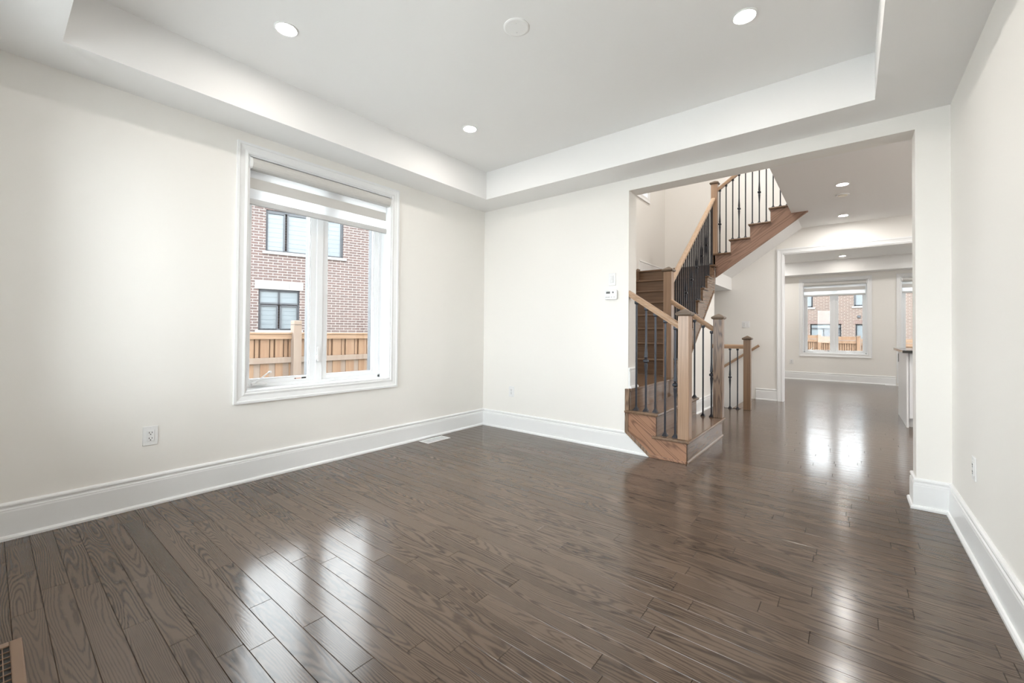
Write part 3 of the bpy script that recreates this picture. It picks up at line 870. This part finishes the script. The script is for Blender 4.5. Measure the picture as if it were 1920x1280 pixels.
# basement stairs
bs = thing('basement_staircase', 'dark wooden basement stairs going down behind the short newel post', 'staircase', (2.1, 3.86, 0))
build(MB().box(2.06, 2.172, 3.262, YF-.002, -.028, .0025), 'nosing_board', 'tread_y', bs, bevel=.006)
for k in range(1, 7):
    x1 = 2.09-.25*(k-1)
    build(MB().box(x1-.28, x1, 3.385 if x1 < 1.9 else 3.27, YF-.002, -RS*k-TH, -RS*k), 'tread', 'tread_y', bs, bevel=.006)
    build(MB().box(x1-.004, x1+.014, 3.385 if x1 < 1.9 else 3.27, YF-.002, -RS*k, -RS*(k-1)-TH-.002), 'riser', 'tread_y', bs)
t = thing('wall_handrail', 'round brown wooden handrail sloping along the hall wall above the basement stairs', 'handrail', (1.95, 4.41, .7))
h0, h1 = Vector((2.235, 4.40, .915)), Vector((1.30, 4.40, .25))
build(MB().tube(h0, h1, .021, 16), 'rail', 'oak_x', t, smooth=False)
for s in (.19, .75):
    p = h0.lerp(h1, s)
    b = MB().tube((p.x, YF, p.z-.075), (p.x, YF-.008, p.z-.075), .03, 16).tube((p.x, YF-.006, p.z-.075), (p.x, 4.40, p.z-.06), .008, 8).tube((p.x, 4.40, p.z-.064), (p.x, 4.40, p.z-.012), .008, 8)
    build(b, 'bracket', 'iron', t, label='black iron bracket')

# ------------------------------------------------------------------ kitchen island
t = thing('kitchen_cabinet', 'white kitchen island cabinet at the right edge of the hall opening', 'cabinet', (4.3, 3.75, 0))
build(MB().box(3.958, 3.978, 3.17, 4.28, 0, .893), 'end_panel', 'cabinet', t, bevel=.002)
build(MB().box(3.979, 4.85, 3.20, 4.26, .10, .893), 'body', 'cabinet', t)
build(MB().box(3.979, 4.85, 3.26, 4.24, 0, .10), 'toe_kick', 'plastic2', t)
for x0 in (3.984, 4.42):
    d = build(MB().box(x0, x0+.43, 3.180, 3.199, .112, .885), 'door', 'cabinet', t, bevel=.002)
    build(MB().tube((x0+.39, 3.150, .62), (x0+.39, 3.150, .78), .006).tube((x0+.39, 3.18, .64), (x0+.39, 3.15, .64), .004).tube((x0+.39, 3.18, .76), (x0+.39, 3.15, .76), .004), 'handle', 'chrome', P2(t, d))
op = build(MB().box(3.9535, 3.9585, 4.195, 4.255, .738, .852), 'outlet', 'grey_plate', t, bevel=.002, label='dark grey outlet on the island end panel')
ct = build(MB().box(3.916, 4.90, 3.06, 4.40, .894, .926), 'countertop', 'counter', None, bevel=.003,
           label='dark polished stone countertop on the white island cabinet', category='countertop')

# ------------------------------------------------------------------ outside
struct(MB().box(-30, -TL-.01, NY-TL-.02, 40, -.95, -.85).box(-30, 30, YR+TL+.02, 45, -.95, -.85), 'ground', 'ground')
struct(MB().box(-30, 30, -25, NY-TL-.02, -.45, -.35), 'ground_front', 'bounce_ground')  # unseen ground added as a reflector for the front window

def house_window(h, x0, x1, z0, z1, lites, sill=True, lintel=None, slats=True, transom=None, mat='pane_blind'):
    fr = MB(); b = .05
    fr.box(x0, x0+b, .05, .13, z0, z1).box(x1-b, x1, .05, .13, z0, z1).box(x0, x1, .05, .13, z0, z0+b).box(x0, x1, .05, .13, z1-b, z1)
    for a0, a1, c0, c1, _ in lites:
        pass
    o = None
    xs = sorted(set([x0]+[l[1] for l in lites]))
    # bars between lites
    for i, (a0, a1, c0, c1, mt) in enumerate(lites):
        fr.box(a0-.045, a0, .05, .125, c0-.04, c1+.04).box(a1, a1+.045, .05, .125, c0-.04, c1+.04).box(a0-.045, a1+.045, .05, .125, c0-.05, c0).box(a0-.045, a1+.045, .05, .125, c1, c1+.04)
    o = build(fr, 'window', 'dark_frame', h, local=True)
    for a0, a1, c0, c1, mt in lites:
        g = MB().box(a0, a1, .10, .12, c0, c1)
        if slats:
            n = max(2, int((c1-c0)/.13))
            for i in range(1, n):
                zz = c0+(c1-c0)*i/n
                g.box(a0, a1, .0985, .101, zz-.006, zz+.006, 1)
        build(g, 'pane', [mt, 'pane_slat'], P2(h, o), local=True)
    if sill:
        build(MB().box(x0-.08, x1+.10, -.05, .10, z0-.085, z0), 'sill', 'stone', h, bevel=.006, local=True)
    return o

def wall_with_holes(mb, x0, x1, z0, z1, holes, d):
    xs = sorted({x0, x1, *[a for hh in holes for a in hh[:2]]})
    zs = sorted({z0, z1, *[a for hh in holes for a in hh[2:]]})
    for i in range(len(xs)-1):
        for j in range(len(zs)-1):
            cx, cz = (xs[i]+xs[i+1])/2, (zs[j]+zs[j+1])/2
            if any(a < cx < b and c < cz < e for a, b, c, e in holes): continue
            mb.box(xs[i], xs[i+1], 0, d, zs[j], zs[j+1])

h = thing('brick_house', 'red brown brick house next door, seen through the nearest window', 'house', (-10, 2, 0), math.radians(72), 'neighbouring brick houses')
mb = MB()
up = (-.585, 1.61, 3.475, 4.72); lo = (-.745, .345, 1.11, 2.335)
wall_with_holes(mb, -5, 6, -.95, 5.3, [up, lo], .25)
mb.box(-5, 6, .25, 7, -.95, 5.3)
build(mb, 'wall', 'brick', h, local=True)
house_window(h, *up, [(-.525, -.115, 3.50, 4.63, 'pane_blind'), (.025, .99, 3.50, 4.63, 'pane_blind'), (1.12, 1.535, 3.51, 4.63, 'pane_blind')])
house_window(h, *lo, [(-.718, -.228, 1.94, 2.272, 'pane_blind'), (-.193, .304, 1.94, 2.272, 'pane_blind'), (-.68, -.275, 1.155, 1.828, 'pane_blind'), (-.14, .274, 1.155, 1.828, 'pane_blind')])
ln = MB()
for a, b in ((-.845, -.49), (-.484, .056), (.062, .442)):
    ln.box(a, b, -.02, .1, 2.337, 2.577)
build(ln, 'lintel', 'stone', h, bevel=.004, local=True)
build(MB().prism([(-.5, 5.3), (-.5, 5.42), (3.6, 7.4), (7.6, 5.42), (7.6, 5.3)], 'x', -5.4, 6.4), 'roof', 'roof', h, local=True)
wl = build(MB().box(2.53, 2.60, -.10, 0, 2.37, 2.47).tube((2.565, -.09, 2.37), (2.565, -.09, 2.30), .03, 10), 'wall_lamp', 'dark_frame', h, local=True)

h2 = thing('brick_house', 'pale brown brick house behind the back yard, seen through the far room window', 'house', (0, 25, 0), 0, 'neighbouring brick houses')
mb = MB()
wa = (.55, 1.80, 2.625, 4.2); wb = (3.57, 5.0, 2.635, 4.2); wc = (1.685, 3.05, -.2, 1.70); wd = (3.64, 5.0, -.2, 1.69)
wall_with_holes(mb, -6, 12, -.95, 4.75, [wa, wb, wc, wd], .25)
mb.box(-6, 12, .25, 8, -.95, 4.75)
build(mb, 'wall', 'brick2', h2, local=True)
house_window(h2, *wa, [(.62, 1.73, 2.70, 4.1, 'pane_blind')], slats=False)
house_window(h2, *wb, [(3.66, 3.99, 2.71, 4.1, 'pane_blind'), (4.1, 4.92, 2.71, 4.1, 'pane_blind')], slats=False)
house_window(h2, *wc, [(1.745, 2.98, 1.50, 1.655, 'pane_blind'), (1.745, 2.25, -.1, 1.42, 'pane_blind'), (2.31, 2.98, -.1, 1.42, 'pane_dark')], sill=False, slats=False)
house_window(h2, *wd, [(3.71, 4.3, -.1, 1.63, 'pane_blind'), (4.38, 4.92, -.1, 1.63, 'pane_dark')], sill=False, slats=False)
sd = MB()
for a, b in ((1.58, 3.15), (3.56, 5.1)):
    n = int((b-a)/.085)
    for i in range(n):
        sd.box(a+.085*i, a+.085*i+.072, -.012, .1, 1.70, 1.88)
build(sd, 'soldier_course', 'soldier', h2, local=True)
build(MB().box(3.712, 3.85, -.05, .02, 2.02, 2.14), 'wall_vent', 'dark_frame', h2, bevel=.01, local=True)
build(MB().prism([(-.5, 4.75), (-.5, 4.87), (4, 5.8), (8.5, 4.87), (8.5, 4.75)], 'x', -6.4, 12.4), 'roof', 'roof', h2, local=True)

# side fence: boards, battens, rails and posts (plane x = -4.5, seen from the rail side)
fe = thing('fence', 'new orange cedar board fence in the side yard outside the nearest window', 'fence', (-4.5, 0, -.85), 0, 'cedar fences')
FX = -4.5
rr = random.Random(3)
posts = [-2.58, -.20, 2.18]
for y in posts:
    p = build(MB().box(FX-.02, FX+.12, y-.07, y+.07, -.85, 1.20), 'post', 'fence_grey', fe, bevel=.004)
    build(MB().box(FX-.022, FX+.122, y-.072, y+.072, 1.205, 1.285), 'post_cap', 'fence_grey', P2(fe, p), bevel=.012)
for a, b in ((-2.51, -.27), (-.13, 2.11)):
    build(MB().box(FX, FX+.038, a, b, .948, 1.037), 'rail', 'fence_h', fe, bevel=.003)
    build(MB().box(FX-.045, FX+.055, a, b, 1.037, 1.066), 'cap_board', 'fence_h', fe, bevel=.003)
    build(MB().box(FX, FX+.038, a, b, .523, .624), 'rail', 'fence_grey', fe, bevel=.003)
    build(MB().box(FX, FX+.038, a, b, -.60, -.50), 'rail', 'fence_grey', fe, bevel=.003)
cs = [-2.41, -2.15, -1.89, -1.62, -1.35, -1.09, -.826, -.583, -.35, -.05, .21, .478, .757, 1.04, 1.32, 1.60, 1.87]
hw = .052
for i, c in enumerate(cs):
    nx = cs[i+1] if i+1 < len(cs) else c+.27
    build(MB().box(FX-.040, FX-.004, c+hw, nx-hw, -.82, 1.035), 'board', 'fence', fe, bevel=.002)
    build(MB().box(FX-.046, FX-.012, c-hw+.002, c+hw-.002, -.82, .523), 'board', 'fence_grey', fe, bevel=.002)
    build(MB().box(FX-.076, FX-.060, c-.09, c+.09, .523, 1.035), 'board', 'fence', fe)
    build(MB().box(FX-.058, FX-.022, c-.029, c+.029, .523, 1.035), 'batten', 'fence', fe, bevel=.002)
# back fence
f2_ = thing('fence', 'pale cedar picket fence across the back yard, below the pale brown house', 'fence', (3.2, 14, -.9), 0, 'cedar fences')
FY = 14.0
secs = [(1.0, 2.56, 1.09), (2.66, 3.58, 1.052), (3.70, 5.2, .99), (-.6, .9, 1.09)]
for x, zt in ((.95, 1.16), (2.61, 1.12), (3.64, 1.085), (5.25, 1.02)):
    build(MB().box(x-.05, x+.05, FY-.05, FY+.05, -.9, zt-.03), 'post', 'fence', f2_)
    build(MB().box(x-.06, x+.06, FY-.06, FY+.06, zt-.03, zt), 'post_cap', 'fence_grey', f2_)
for a, b, zt in secs:
    build(MB().box(a, b, FY-.03, FY, zt-.11, zt), 'rail', 'fence', f2_)
    build(MB().box(a, b, FY-.035, FY+.03, zt-.135, zt-.112), 'rail', 'fence_grey', f2_)
    build(MB().box(a, b, FY-.03, FY, zt-.225, zt-.14), 'rail', 'fence', f2_)
    if a > .9 and b < 5.1:
        n = int((b-a)/.062)
        for i in range(n):
            x = a+.012+.062*i
            build(MB().box(x, x+.034, FY+.001, FY+.02, -.85, zt-.22), 'picket', 'fence', f2_)
    build(MB().box(a, b, FY+.03, FY+.045, -.85, zt-.2), 'back_board', 'fence', f2_)
